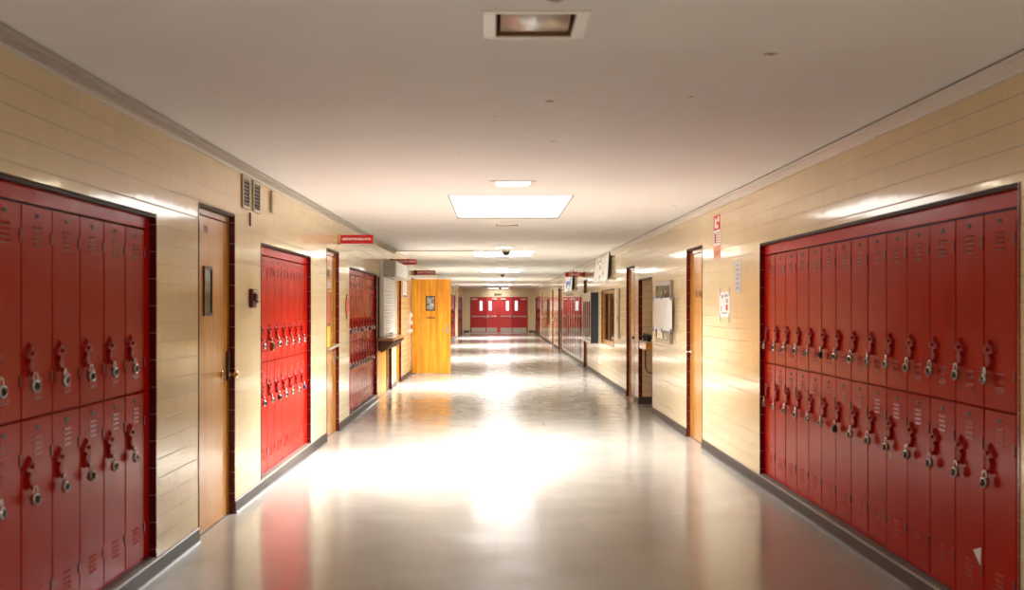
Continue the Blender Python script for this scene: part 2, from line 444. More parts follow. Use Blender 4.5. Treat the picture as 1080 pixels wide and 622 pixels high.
def make_padlock(name, body, dial, square=False):
    r = empty(name)
    R = Matrix.Rotation(PI / 2, 4, 'X')
    if square:
        MB().box(-.024, .024, -.014, .014, -.075, .0, .004).build('lock_body', body, r)
        MB().box(-.017, .017, -.018, -.013, -.06, -.014, .002).build('dial', dial, r)
    else:
        MB().lathe([(0, -.011), (.023, -.011), (.026, -.007), (.026, .007), (.023, .011), (0, .011)], 20, Matrix.Translation((0, 0, -.026)) @ R).build('lock_body', body, r)
        MB().lathe([(0, .010), (.018, .010), (.016, .017), (.010, .020), (0, .020)], 16, Matrix.Translation((0, 0, -.026)) @ R).build('dial', dial, r)
    pts = [(-.014, 0, -.008), (-.014, 0, .014)] + [(-.014 * math.cos(a), 0, .014 + .014 * math.sin(a)) for a in (PI * k / 6 for k in range(1, 6))] + [(.014, 0, .014), (.014, 0, -.008)]
    MB().tube(pts, .0038, 6).build('shackle', M_chrome, r)
    return r
proto_locker = make_locker()
proto_locks = {'silver': make_padlock('padlock', M_padbody, M_paddial), 'black': make_padlock('padlock', M_black, M_paddial),
               'blue': make_padlock('padlock', M_padblue, M_padblue), 'square': make_padlock('padlock', M_padbrass, M_black, True),
               'brass': make_padlock('padlock', M_padbrass, M_paddial)}
used = set()
def get(proto, key, loc, rz):
    if key not in used:
        used.add(key); proto.location = loc; proto.rotation_euler = (0, 0, rz); return proto
    return dup(proto, loc, rz)
def ordinal(i, n):
    """name a position from whichever end is closer to the camera"""
    return ORD[i]
def bank(side, centers, opening, phrase, special, sticker=None):
    """centers run from the near end to the far end"""
    n = len(centers)
    for i, y in enumerate(centers):
        loc, rz = at(side, y, 0, -(REC + .018))
        o = get(proto_locker, 'locker', loc, rz)
        tag(o, 'red two-tier steel locker, %s from the near end of the %s' % (ORD[i], phrase), 'locker', 'lockers of the ' + phrase)
        for d in o.children:
            if d.name.startswith('door'): d.rotation_euler = (0, 0, random.uniform(-.007, .007)); d.location = (0, -.001, 0)
        for tier, zh in (('upper', 1.325), ('lower', .850)):
            kind = special.get((i, tier), 'silver')
            if kind is None: continue
            s = 1 if side == 'L' else -1
            tilt = random.uniform(-.1, .1)
            loc, rz = at(side, y + s * HU, zh - .106, -REC + .030)
            p = get(proto_locks[kind], kind, loc, rz + random.uniform(-.25, .25)); p.rotation_euler[1] = tilt
            nm = {'silver': 'dial padlock', 'black': 'all-black padlock', 'blue': 'blue padlock', 'square': 'rectangular key padlock', 'brass': 'brass dial padlock'}[kind]
            tag(p, '%s on %s door of %s locker from near end of %s' % (nm, tier, ORD[i], phrase), 'padlock', 'padlocks on the ' + phrase)
    # red filler strips round the bank
    y0, y1, z0, z1 = opening; a, b = centers[0] - PITCH / 2, centers[-1] + PITCH / 2
    ntrim[0] += 1; mb = MB(); X = XL if side == 'L' else XR; s = 1 if side == 'L' else -1
    xo, xi = X - s * (REC - .002), X - s * (REC + .016)
    def bx(ya, yb, za, zb, o=xo): mb.box(min(o, xi), max(o, xi), ya, yb, za, zb, .002)
    bx(y0 + .016, y1 - .016, 1.962, z1 - .016); bx(y0 + .016, a - .003, .113, 1.96); bx(b + .003, y1 - .016, .113, 1.96); bx(a - .003, b + .003, .1125, .126, X - s * (REC + .006))
    structure(mb.build('trim_%d' % ntrim[0], M_redtrim))
L1 = [5.875 - PITCH * (7 - i) for i in range(8)]
R1 = [4.875 + PITCH * i for i in range(14)]
L2 = [10.985 - PITCH * (6 - i) for i in range(7)]
L3 = [14.27 + PITCH * (i + .5) for i in range(10)]
bank('L', L1, left_holes[0], 'near left bank', {(5, 'lower'): 'brass'})
bank('R', R1, right_holes[0], 'near right bank', {(7, 'lower'): 'black', (8, 'upper'): 'black', (13, 'lower'): 'brass'})
bank('L', L2, left_holes[2], 'second left bank', {(1, 'upper'): 'square', (2, 'lower'): 'black', (6, 'lower'): 'blue'})
bank('L', L3, left_holes[4], 'third left bank', {(1, 'lower'): 'blue', (0, 'upper'): 'black', (4, 'upper'): 'blue', (7, 'upper'): 'black'})
# far banks: the same locker, too small in view to show its parts
def far_locker():
    mb = MB(); w = PITCH / 2 - .001
    mb.box(-w, w, .002, .38, .125, 1.955)
    for (z0, z1, zh, lo) in ((1.058, 1.952, 1.325, 1.225), (.128, 1.050, .850, .325)):
        mb.box(-LW / 2, LW / 2, -.018, .002, z0, z1, .003); louvers(mb, .004, z1 - .08, 4, .0235); louvers(mb, .004, lo, 4, .0245)
        mb.prism([(p[0] + HU, p[1] + zh) for p in HANDLE], -.034, -.017, mi=1, top=.8)
        mb.box(-.018, .018, -.021, -.017, z1 - .05, z1 - .03, mi=2)
    return mb.build('locker', [M_red, M_redshade, M_black])
pf = far_locker(); first = True
for side, h, n, phrase in (('L', left_holes[8], 18, 'bank beyond the open wooden door'), ('L', left_holes[9], 25, 'farthest left bank'), ('R', right_holes[11], 20, 'farthest right bank')):
    y0, y1, z0, z1 = h; st = (y0 + y1) / 2 - n * PITCH / 2; a, b = st, st + n * PITCH
    for i in range(n):
        loc, rz = at(side, st + (i + .5) * PITCH, 0, -(REC + .018))
        o = pf if first else pf.copy()
        if not first: C.objects.link(o)
        first = False
        o.location = loc; o.rotation_euler = (0, 0, rz)
        tag(o, 'distant red locker, %s from the near end of the %s' % (ORD[i] if i < len(ORD) else i, phrase), 'locker', 'lockers of the ' + phrase)
    ntrim[0] += 1; mb = MB(); X = XL if side == 'L' else XR; s = 1 if side == 'L' else -1
    xo, xi = X - s * (REC - .002), X - s * (REC + .016)
    for ya, yb, za, zb in ((y0 + .016, y1 - .016, 1.962, z1 - .016), (y0 + .016, a - .003, .113, 1.96), (b + .003, y1 - .016, .113, 1.96)): mb.box(min(xo, xi), max(xo, xi), ya, yb, za, zb)
    structure(mb.build('trim_%d' % ntrim[0], M_redtrim))

# paper scrap and sticker on the near right bank
def on_right(px_y, z, out=0.): return (XR + REC - out, px_y, z)
mb = MB(); v = [(.042, .012), (-.040, .040), (-.034, -.046)]
mb.prism([(-.04, .010), (.042, .038), (.034, -.047)], -.0016, .0, top=1.)
tag(mb.build('paper_scrap', M_paper, None, *at('R', 5.10, .36, -REC + .0022)), 'white triangular scrap of paper stuck low on a locker door, near right bank', 'paper scrap')
mb = MB().box(-.006, .006, -.0014, 0, -.016, .016)
tag(mb.build('sticker', M_paper, None, *at('R', 6.22, .67, -REC + .0022)), 'tiny white sticker on a lower locker door of the near right bank', 'sticker')

# ------------------------------------------------------------------ doors
ndoor = [0]
def door_leaf(side, y0, y1, z1, wood=M_wood, rec=REC, label=None):
    """leaf recessed in its opening; frame, and room for fittings. local x runs to the viewer's right"""
    ndoor[0] += 1
    loc, rz = at(side, (y0 + y1) / 2, 0, -rec); w = (y1 - y0) / 2 - .016
    r = MB().box(-w + .035, w - .035, .006, .05, .008, z1 - .066, .002).build('door_%d' % ndoor[0], wood, None, loc, rz)
    structure(r, label)
    mb = MB(); mb.box(-w, -w + .034, 0, .09, 0, z1 - .016, .003); mb.box(w - .034, w, 0, .09, 0, z1 - .016, .003); mb.box(-w + .034, w - .034, 0, .09, z1 - .060, z1 - .016, .003)
    mb.build('door_frame', M_frame_wood, r)
    MB().box(-w + .034, w - .034, 0.0, .08, 0, .006).build('threshold', M_ledge, r)
    return r, w
def lever(r, x, z, s=1, m=M_steel):
    """s = which way the lever points"""
    e = MB(); e.box(x - .022, x + .022, -.008, .007, z - .09, z + .09, .003); e.tube([(x, -.006, z), (x, -.055, z), (x + s * .03, -.062, z), (x + s * .115, -.060, z)], .009, 8)
    return e.build('door_handle', m, r)
# near left door
r, w = door_leaf('L', *left_holes[1][:2], 2.2, label='varnished wooden door with a narrow window slot between the first two left locker banks')
# window slot: raised metal bezel and dark wired glass
x0, x1 = -.26, -.03
mb = MB(); a, b, c, d, t = -.225, -.015, 1.46, 1.80, .022
for q in ((a, b, c, c + t), (a, b, d - t, d), (a, a + t, c + t, d - t), (b - t, b, c + t, d - t)): mb.box(q[0], q[1], -.006, .008, q[2], q[3], .003)
f = mb.build('window_bezel', M_bronze, r)
MB().box(a + t, b - t, .001, .0058, c + t, d - t).build('pane', mat('dark_wired_glass', (.05, .045, .04), .08), f)
mb = MB(); mb.box(w - .075, w - .012, -.010, .006, .985, 1.20, .004); mb.box(w - .055, w - .03, -.016, -.009, 1.13, 1.17, .003)
h = mb.build('lock_plate', M_bronze, r)
MB().lathe([(0, .066), (.020, .064), (.029, .052), (.026, .038), (.012, .028), (.012, .0), (.018, 0)], 20, Matrix.Translation((w - .045, -.008, 1.03)) @ Matrix.Rotation(PI / 2, 4, 'X')).build('door_knob', M_brass, h)
mb = MB(); MB_plate = mb.lathe([(0, .004), (.045, .004), (.045, 0)], 20, Matrix.Translation((w - .18, .006, 1.035)) @ Matrix.Rotation(PI / 2, 4, 'X')).build('cover_disc', M_frame_wood, r)
text('203', .075, M_bronze, r, (-.16, .0052, 2.05))
# second left door
r, w = door_leaf('L', *left_holes[3][:2], 2.19, label='wooden door with papers behind its window below the first hanging red sign')
mb = MB(); a, b, c, d, t = -.28, .08, 1.30, 1.72, .03
for q in ((a, b, c, c + t), (a, b, d - t, d), (a, a + t, c + t, d - t), (b - t, b, c + t, d - t)): mb.box(q[0], q[1], -.004, .008, q[2], q[3], .003)
f = mb.build('window_bezel', M_frame_wood, r)
MB().box(a + t, b - t, .002, .0058, c + t, d - t).build('pane', mat('pink_paper_behind_glass', (.60, .14, .13), .1), f)
MB().box(-.30, .02, .003, .0058, 1.05, 1.29).build('yellow_notice', M_yellow, r)
MB().box(-.16, .03, .003, .0058, 1.88, 1.96).build('room_plate', M_bronze, r)
MB().box(-.26, .10, .003, .0058, 1.74, 1.82).build('name_plate', M_greybeige, r)
mb = MB(); mb.tube([(-w + .06, -.045, 1.03), (w - .06, -.045, 1.06)], .014, 8); mb.box(-w + .05, -w + .08, -.045, .006, 1.01, 1.05); mb.box(w - .08, w - .05, -.045, .006, 1.035, 1.075)
mb.build('push_bar', M_greybeige, r)
lever(r, w - .07, .90, -1)
# counter hatch opening: wood post and half door below the shutter
y0, y1 = 17.536, 19.934
ndoor[0] += 1
loc, rz = at('L', (y0 + y1) / 2, 0, -REC)
hw = (y1 - y0) / 2
r = structure(MB().box(-hw + .14, hw - .55, .006, .05, .008, .93, .002).build('door_%d' % ndoor[0], M_wood_b, None, loc, rz), 'orange varnished lower hatch panel under the serving counter')
mb = MB(); mb.box(-hw, -hw + .14, -.03, .09, 0, 2.0, .003); mb.build('door_frame', M_frame_wood, r); MB().box(hw - .55, hw, .002, .09, 0, .93, .003).build('side_panel', M_dark_wood, r)
MB().box(hw - .50, hw - .08, -.006, .003, .12, .86, .003).build('dark_panel', M_dark_wood, r, (0, 0, 0))
MB().box(-hw + .14, hw, .06, .09, .93, 2.0).build('backing_panel', M_dark_wood, r)
# third left door, beside the shutter
r, w = door_leaf('L', *left_holes[6][:2], 2.19, label='wooden door right after the rolling shutter on the left wall')
lever(r, w - .10, 1.03, -1, M_brass)
# office door standing open, square to the wall
ndoor[0] += 1
r = structure(MB().box(0, .885, -.022, .022, .012, 2.15, .002).build('door_%d' % ndoor[0], M_wood_b, None, (XL + .012, 24.58, 0), 0), 'bright orange wooden office door standing open across the corridor')
mb = MB(); a, b, c, d, t = .325, .530, 1.435, 1.765, .022
for q in ((a, b, c, c + t), (a, b, d - t, d), (a, a + t, c + t, d - t), (b - t, b, c + t, d - t)): mb.box(q[0], q[1], -.034, -.02, q[2], q[3], .003)
f = mb.build('window_bezel', M_black, r)
def pane_mat():
    m = mat('mottled_wired_pane', (.30, .28, .26), .15); k = N(m); vec, o = k.coord()
    k.l(k.mix(k.ramp(k.noise(vec, 16, 3), .4, .6), (.20, .18, .16), (.62, .60, .57)), k.b.inputs['Base Color'])
    return m
MB().box(a + t, b - t, -.028, -.021, c + t, d - t).build('pane', pane_mat(), f)
text('OFFICE', .055, M_black, r, (.435, -.0228, 1.27), width=.19, bold=.002)
mb = MB(); mb.prism([(.012 * math.cos(2 * PI * i / 10), .012 * math.sin(2 * PI * i / 10)) for i in range(10)], -.024, -.021)
mb.build('red_dot_sticker', M_printred, r, (.29, 0, 1.38))
mb = MB(); mb.box(.795, .840, -.032, -.02, .92, 1.12, .003); mb.tube([(.818, -.03, .99), (.818, -.075, .99), (.79, -.085, .99), (.705, -.083, .985)], .010, 8)
mb.build('door_handle', M_steel, r)
mb = MB()
for z in (.25, 1.08, 1.92): mb.lathe([(0, -.05), (.009, -.05), (.009, .05), (0, .05)], 10, Matrix.Translation((-.004, .012, z)))
mb.build('hinge', M_steel, r)
# the small lobby seen through the office doorway
mb = MB(); x = XL - .5
mb.box(x - 1.2, x - 1.1, 24.0, 26.4, 0, H); mb.box(x - 1.2, x, 23.9, 24.0, 0, H); mb.box(x - 1.2, x, 26.4, 26.5, 0, H); mb.box(x - 1.2, x, 23.9, 26.5, H, H + .1)
structure(mb.build('wall_office', M_office_in))
# last left doorway, pale frame
ndoor[0] += 1
h = left_holes[10]; loc, rz = at('L', (h[0] + h[1]) / 2, 0, -REC); hw = .55
r = structure(MB().box(-hw + .06, hw - .06, .0, .05, .01, 2.04, .002).build('door_%d' % ndoor[0], M_wood, None, loc, rz), 'last side door on the left with a pale frame')
mb = MB(); mb.box(-hw, -hw + .06, -.045, .06, 0, 2.1, .002); mb.box(hw - .06, hw, -.075, .06, 0, 2.1, .002); mb.box(-hw + .06, hw - .06, -.045, .06, 2.04, 2.1, .002); mb.build('door_frame', M_white, r)
lever(r, hw - .13, 1.0, -1)
# right doors
r, w = door_leaf('R', *right_holes[1][:2], 2.19, label='wooden door on the right wall between the locker bank and the display case')
lever(r, -w + .085, 1.0, -1, M_chrome)
text('OF 308', .10, M_bronze, r, (.02, .0052, 1.665), width=.46)
r, w = door_leaf('R', *right_holes[3][:2], 2.19, label='wooden door just beyond the drinking fountain alcove')
MB().lathe([(0, .066), (.020, .064), (.029, .052), (.026, .038), (.012, .028), (.012, .0), (.018, 0)], 20, Matrix.Translation((w - .09, .0, 1.02)) @ Matrix.Rotation(PI / 2, 4, 'X')).build('door_knob', M_bronze, r)
r, w = door_leaf('R', *right_holes[5][:2], 2.19, label='wooden door hidden behind the glass notice cabinet'); lever(r, -w + .085, 1.0, 1)
for hh in (right_holes[7],):
    r, w = door_leaf('R', hh[0], hh[1], 2.19, label='double wooden doors beyond the library windows')
    MB().box(-.006, .006, -.002, .008, .01, 2.12).build('meeting_gap', M_gap, r)
    mb = MB()
    for s in (-1, 1): mb.box(s * .10 - .03, s * .10 + .03, -.012, .007, .9, 1.2, .003); mb.tube([(s * .10, -.01, .95), (s * .10, -.06, .97), (s * .10, -.06, 1.13), (s * .10, -.01, 1.15)], .012)
    mb.build('door_handle', M_bronze, r)
r, w = door_leaf('R', *right_holes[8][:2], 2.19, label='distant wooden door before the last window on the right'); lever(r, -w + .085, 1.0, 1)
r, w = door_leaf('R', *right_holes[10][:2], 2.19, label='distant wooden door before the farthest right lockers'); lever(r, -w + .085, 1.0, 1)

# far double doors: four leaves and a centre post
ndoor[0] += 1
r = structure(empty('door_%d' % ndoor[0], ((FD[0] + FD[1]) / 2, YF, 0)), 'two pairs of red doors closing the corridor end')
X0, X1 = FD[0] - r.location.x, FD[1] - r.location.x
mb = MB(); mb.box(X0, X0 + .05, -.02, .1, 0, FD[3], .004); mb.box(X1 - .05, X1, -.02, .1, 0, FD[3], .004); mb.box(X0 + .05, X1 - .05, -.02, .1, FD[3] - .05, FD[3], .004)
mb.build('door_frame', M_enddoor, r)
px = lambda p: (p - 523) * YF / 1140 - r.location.x
MB().box(px(524.8), px(527.3), -.03, .08, 0, FD[3] - .05, .006).build('centre_post', M_enddoor2, r)
leaves = [(px(496) + .06, px(512.5), M_enddoor, px(507.4), 1), (px(512.9), px(524.7), M_enddoor2, px(517.1), -1), (px(527.4), px(539.9), M_enddoor2, px(535.2), 1), (px(540.3), px(556.4) - .05, M_enddoor, px(544.5), -1)]
for a, b, m, wx, s in leaves:
    lf = MB().box(a, b, .0, .045, .012, FD[3] - .055, .003).build('door_leaf', m, r)
    hwid = .074
    MB().box(wx - hwid, wx + hwid, -.006, .002, 1.30, 1.86, .002).build('vision_pane', M_pane_day, lf)
    MB().box(a + .02, b - .02, -.004, .002, .02, .27).build('kick_plate', M_kick, lf)
    mb = MB(); mb.box(a + .06, b - .06, -.07, -.03, .925, .965, .006); mb.box(a + .05, a + .10, -.08, .001, .90, .99, .004); mb.box(b - .10, b - .05, -.08, .001, .90, .99, .004)
    mb.build('push_bar', M_steel, lf)
    e = b - .07 if s > 0 else a + .07
    MB().box(e - .035, e + .035, -.085, -.001, .87, 1.02, .008).build('latch_case', M_chrome, lf)
    ca, cb = (a + .03, a + .34) if s > 0 else (b - .34, b - .03)
    MB().box(ca, cb, -.06, .001, FD[3] - .155, FD[3] - .095, .008).build('door_closer', M_bezel, lf)
# EXIT lettering on the tile above the doors
e = empty('exit_lettering', (525.2 * 0 + (525.3 - 523) * YF / 1140, YF - .003, 2.235)); tag(e, 'dark EXIT letters on the beige wall above the red end doors', 'sign')
text('EXIT', .15, M_bronze, e, (0, 0, 0), width=.46, bold=.012)

# ------------------------------------------------------------------ windows of the setting
def wood_window(idx, h, label):
    y0, y1, z0, z1 = h
    loc, rz = at('R', (y0 + y1) / 2, 0, -.03); hw = (y1 - y0) / 2 - .016; za, zb = z0 + .004, z1 - .016
    r = structure(empty('window_%d' % idx, loc, rz), label)
    mb = MB(); t = .075
    for q in ((-hw, -hw + t, za, zb), (hw - t, hw, za, zb), (-hw + t, hw - t, zb - t, zb), (-hw + t, hw - t, za, za + t + .02), (-.02, .02, za + t + .02, zb - t)): mb.box(q[0], q[1], -.01, .045, q[2], q[3], .004)
    mb.build('window_frame', M_frame_wood if idx == 1 else M_frame_wood, r)
    MB().box(-hw + t, hw - t, 0.02, .024, za + t + .02, zb - t).build('pane', M_smoke, r)
    mb = MB()
    for i in range(9): mb.box(-hw + t + .05 + i * .24, -hw + t + .23 + i * .24, .10, .11, za + t + .02, zb - t)
    mb.build('blind', M_alu, r)
    MB().box(-hw, hw, .32, .34, z0, z1).build('dark_room_behind', M_office_in, r)
    return r
wood_window(1, right_holes[4], 'interior window in a wooden frame between the notice cabinet and the third right door')
wood_window(3, right_holes[9], 'distant interior window in a wooden frame far down the right wall')
y0, y1, z0, z1 = right_holes[6]
loc, rz = at('R', (y0 + y1) / 2, 0, -.02); hw = (y1 - y0) / 2
r = structure(empty('window_2', loc, rz), 'long run of library windows in aluminium frames')
mb = MB(); mb.box(-hw, hw, -.016, .06, z0, z0 + .05, .004); mb.box(-hw, hw, -.016, .06, z1 - .06, z1, .004)
nm = 8
for i in range(nm + 1):
    x = -hw + (2 * hw - .05) * i / nm; mb.box(x, x + .05, -.016, .06, z0 + .05, z1 - .06, .004)
mb.box(-hw, hw, -.01, .05, 1.27, 1.30, .003)
mb.build('window_frame', M_alu, r)
MB().box(-hw, hw, -.012, -.008, z0 + .05, z1 - .06).build('pane', M_glass, r)
mb = MB(); mb.box(-hw, hw, .43, .45, 0, z1 + .1)
for i in range(16): mb.box(-hw + .1 + i * .48, -hw + .16 + i * .48, .30, .36, z0, z1, mi=1)
mb.build('display_backing', [M_office_in, M_greybeige], r)

# ------------------------------------------------------------------ drinking fountain alcove
y0, y1 = 15.47, 16.95; xb = XR + .38
structure(MB().box(xb + .001, xb + .1, y0, y1, 0, 1.95).build('wall_alcove', M_tile))
# tile facing of the alcove's far side, towards the camera
ntrim[0] += 1
structure(MB().box(XR + .056, xb, y1 - .012, y1 - .001, .10, 1.934).build('trim_%d' % ntrim[0], M_tile_far))
mb = MB(); mb.box(XR + .01, xb, y1 - .030, y1 - .001, 0, .115, .003); mb.box(xb - .012, xb, y0, y1 - .030, 0, .115, .003)
structure(mb.build('baseboard_alcove', M_base))
r = tag(empty('drinking_fountain', (xb, 16.35, 0), -PI / 2), 'amber drinking fountain with two dark spouts inside the tiled alcove', 'drinking fountain')
# local: x to the right (-Y), -y out of the alcove's back wall
MB().prism([(-.38, .91), (-.34, .88), (.34, .88), (.38, .91), (.38, .985), (-.38, .985)], -.40, 0, top=.95).build('basin', M_amber, r)
mb = MB(); mb.box(-.39, .39, -.415, 0, .985, 1.006, .008); mb.build('rim', M_greybeige, r)
for x in (-.16, .24):
    mb = MB().lathe([(0, .105), (.035, .100), (.052, .078), (.052, .05), (.030, .03), (.036, 0), (0, 0)], 16, Matrix.Translation((x, -.335, 1.004)))
    mb.tube([(x - .03, -.335, 1.08), (x - .08, -.34, 1.112), (x - .12, -.34, 1.10)], .015)
    mb.build('spout', M_black, r)
mb = MB(); mb.tube([(.15, -.25, .89), (.15, -.25, .76), (.15, -.16, .72), (.15, 0, .72)], .020); mb.build('drain_pipe', M_chrome, r)
mb = MB(); mb.tube([(-.18, -.33, .89), (-.19, -.33, .66), (-.16, -.33, .58), (.0, -.33, .54), (.20, -.30, .53), (.24, -.10, .53), (.24, 0, .53)], .011)
mb.build('supply_hose', M_black, r)

# ------------------------------------------------------------------ shutter counter on the left wall
loc, rz = at('L', 19.35, 0, 0)
r = tag(empty('roller_shutter', loc, rz), 'pale roller shutter with a grey box housing above the serving counter', 'roller shutter')
MB().box(-1.46, 1.25, -.262, 0, 2.02, 2.29, .006).build('shutter_housing', M_house, r)
mb = MB(); zz = 1.06; n = 22; ph = (2.02 - 1.06) / n
A = []
for i in range(n):
    z = zz + i * ph
    A += [(-.030, z), (-.052, z + ph * .2), (-.052, z + ph * .7), (-.030, z + ph * .93)]
A.append((-.03, 2.02))
vl = [mb.bm.verts.new((-1.34, p[0], p[1])) for p in A]; vr = [mb.bm.verts.new((.78, p[0], p[1])) for p in A]
bl = [mb.bm.verts.new((-1.34, -.010, p[1])) for p in A]; br = [mb.bm.verts.new((.78, -.010, p[1])) for p in A]
for i in range(len(A) - 1):
    mb.bm.faces.new((vl[i], vr[i], vr[i + 1], vl[i + 1])); mb.bm.faces.new((bl[i], bl[i + 1], br[i + 1], br[i]))
    mb.bm.faces.new((vl[i], vl[i + 1], bl[i + 1], bl[i])); mb.bm.faces.new((vr[i], br[i], br[i + 1], vr[i + 1]))
mb.bm.faces.new((vl[0], bl[0], br[0], vr[0]))
mb.build('slat_curtain', M_shut, r)
for x in (-1.44, .78): MB().box(x, x + .10, -.07, -.002, 1.02, 2.02, .004).build('guide_rail', M_bezel, r)
mb = MB(); mb.box(-1.34, .78, -.062, -.012, 1.022, 1.062, .004); mb.build('bottom_bar', M_house, r)
MB().box(-1.475, -1.461, -.055, -.002, 1.02, 2.29, .002).build('side_plate', M_bezel, r)
MB().tube([(-.35, -.06, 1.045), (-.35, -.09, 1.06), (-.15, -.09, 1.06), (-.15, -.06, 1.045)], .008).build('lift_handle', M_bronze, r)
loc, rz = at('L', 18.85, 0, .002)
r = tag(empty('serving_counter', loc, rz), 'wooden counter shelf on dark corbels below the roller shutter', 'counter')
MB().box(-1.22, 1.27, -.25, .0, .965, 1.012, .008).build('counter_top', wood_mat('pale_counter_wood', (.50, .32, .15), (.38, .22, .09)), r)
MB().box(-1.20, 1.25, -.03, -.002, .80, .963, .003).build('apron', M_dark_wood, r)
for i in range(7):
    x = -1.1 + i * .36
    b = MB(); P = [(-.0, .963), (-.20, .963), (-.20, .925), (-.13, .87), (-.07, .80), (0, .77)]
    va = [b.bm.verts.new((x - .03, p[0] - .031, p[1])) for p in P]; vb = [b.bm.verts.new((x + .03, p[0] - .031, p[1])) for p in P]
    b.bm.faces.new(va); b.bm.faces.new(vb[::-1])
    for k in range(len(P)): b.bm.faces.new((va[k], va[(k + 1) % len(P)], vb[(k + 1) % len(P)], vb[k]))
    b.build('corbel', M_corbel, r)
loc, rz = at('L', 19.25, 0, .2635)
r = tag(MB().box(-1.12, 1.05, -.0015, .0, 2.04, 2.275).build('paper_banner', M_paper, None, loc, rz), 'blank white paper banner taped along the shutter housing', 'banner')
for z in (2.06, 2.25): MB().box(1.02, 1.10, -.003, -.0015, z - .02, z + .02).build('tape', M_tape, r)

# ------------------------------------------------------------------ hanging red signs
def sign(side, y, z, wid, hgt, body, label, gap=.03, arm=True, tw=.86, ts=.42):
    s = 1 if side == 'L' else -1; X = XL if side == 'L' else XR
    r = tag(empty('hanging_sign', (X, y, z)), label, 'sign', 'red office signs standing out from the walls')
    a, b = sorted((s * gap, s * (gap + wid)))
    MB().box(a, b, -.012, .012, -hgt / 2, hgt / 2, .002).build('sign_board', M_sign, r)
    a, b = sorted((0, s * (gap + .004))); MB().box(a, b, -.016, .016, -hgt / 2 - .012, hgt / 2 + .008, .002).build('wall_bracket', M_black if y > 15 else M_brass, r)
    text(body, hgt * ts, M_white, r, (s * (gap + wid / 2), -.0128, 0), width=wid * tw, bold=.0012)
sign('L', 13.15, 2.345, .405, .104, 'ASSISTANT PRINCIPALS OFFICE', 'red ASSISTANT PRINCIPALS OFFICE sign standing out from the left wall', ts=.34)
sign('L', 19.8, 2.345, .455, .100, 'ATTENDANCE OFFICE', 'red ATTENDANCE OFFICE sign above the shutter housing', gap=.022, ts=.6, tw=.92)
sign('L', 25.75, 2.335, .45, .105, 'MAIN OFFICE', 'red MAIN OFFICE sign above the open orange door', ts=.6)
sign('R', 27.3, 2.335, .455, .108, 'LIBRARY', 'red LIBRARY sign standing out from the right wall', ts=.6, tw=.6)
sgn = tag(MB().box(-.15, .15, -.03, 0, -.08, .08, .004).build('exit_sign', M_printred, None, *at('L', 55.4, 2.33, .001)), 'small red exit sign above the far left lockers', 'sign')
text('EXIT', .11, M_white, sgn, (0, -.0308, 0), width=.22)

# ------------------------------------------------------------------ small things on the left wall
for (a, b, zt, zb, lab) in ((8.175, 8.42, 2.53, 2.275, 'louvred bronze wall vent nearer the camera of the pair above the first left door'),
                            (8.53, 8.79, 2.53, 2.275, 'louvred bronze wall vent farther from the camera of the pair above the alarm')):
    loc, rz = at('L', (a + b) / 2, 0, .001); hw = (b - a) / 2
    r = tag(empty('wall_vent', loc, rz), lab, 'vent', 'pair of wall vents high on the left wall')
    mb = MB(); t = .028
    for q in ((-hw, -hw + t, zb, zt), (hw - t, hw, zb, zt), (-hw + t, hw - t, zt - t, zt), (-hw + t, hw - t, zb, zb + t)): mb.box(q[0], q[1], -.014, 0, q[2], q[3], .003)
    mb.build('frame', M_greybeige, r)
    MB().box(-hw + t, hw - t, -.002, 0, zb + t, zt - t).build('backing', M_gap, r)
    mb = MB(); n = 7
    for i in range(n):
        z = zb + t + (zt - zb - 2 * t) * (i + .5) / n
        mb.box(-hw + t, hw - t, -.0015, .0015, -.0075, .0075, rot=Matrix.Translation((0, -.009, z)) @ Matrix.Rotation(.7, 4, 'X'))
    mb.build('louvres', M_bronze, r)
tag(MB().box(-.012, .012, -.02, 0, 2.33, 2.515, .003).build('cable_raceway', M_greybeige, None, *at('L', 9.22, 0, .001)), 'short brown vertical cable raceway under the left ceiling moulding', 'raceway')
tag(MB().box(-.010, .010, -.012, 0, 2.155, 2.26, .003).build('wall_hook', M_firered, None, *at('L', 8.45, 0, .001)), 'small dark red wall bracket just below the pair of vents', 'bracket')
r = tag(empty('fire_alarm_pull', *at('L', 8.50, 1.59, .001)), 'dark maroon fire alarm pull box on the left wall before the second bank', 'fire alarm')
MB().box(-.075, .075, -.03, 0, -.075, .075, .006).build('back_box', M_firered, r)
mb = MB(); mb.box(-.040, .040, -.050, -.03, -.025, .040, .006); mb.box(-.03, .03, -.058, -.045, -.035, -.018, .003); mb.build('pull_handle', M_firered, r)
MB().box(-.03, .03, -.032, -.029, .05, .065).build('alarm_label', M_white, r)
mb = MB().prism([(0, .165), (.16, 0), (0, -.165), (-.16, 0)], -.006, 0)
dm = tag(mb.build('diamond_placard', M_black, None, *at('L', 13.95, 1.525, .001)), 'red diamond shaped placard on the left wall before the third bank', 'placard')
MB().prism([(0, .148), (.143, 0), (0, -.148), (-.143, 0)], -.008, -.0055).build('diamond_face', mat('coral_red_print', (.75, .05, .05), .4), dm)
r = tag(MB().box(-.52, .42, -.0016, 0, 1.75, 2.08).build('paper_notice', M_paper, None, *at('L', 22.95, 0, .001)), 'white notice with blue tape beside the third left door', 'notice')
for z in (1.75, 2.08): MB().box(-.50, .40, -.003, -.0016, z - .018, z + .018).build('tape', M_tape, r)
mb = MB()
for i in range(6): mb.box(-.42, .30 - .08 * (i % 2), -.0022, -.0016, 1.82 + i * .038, 1.832 + i * .038)
mb.build('printed_lines', M_print, r)
r = tag(empty('leaflet_rack', *at('L', 24.25, 0, .001)), 'white leaflet rack on the wall beside the open orange door', 'rack')
MB().box(-.14, .14, -.012, 0, .92, 1.42, .003).build('back_plate', M_paper, r)
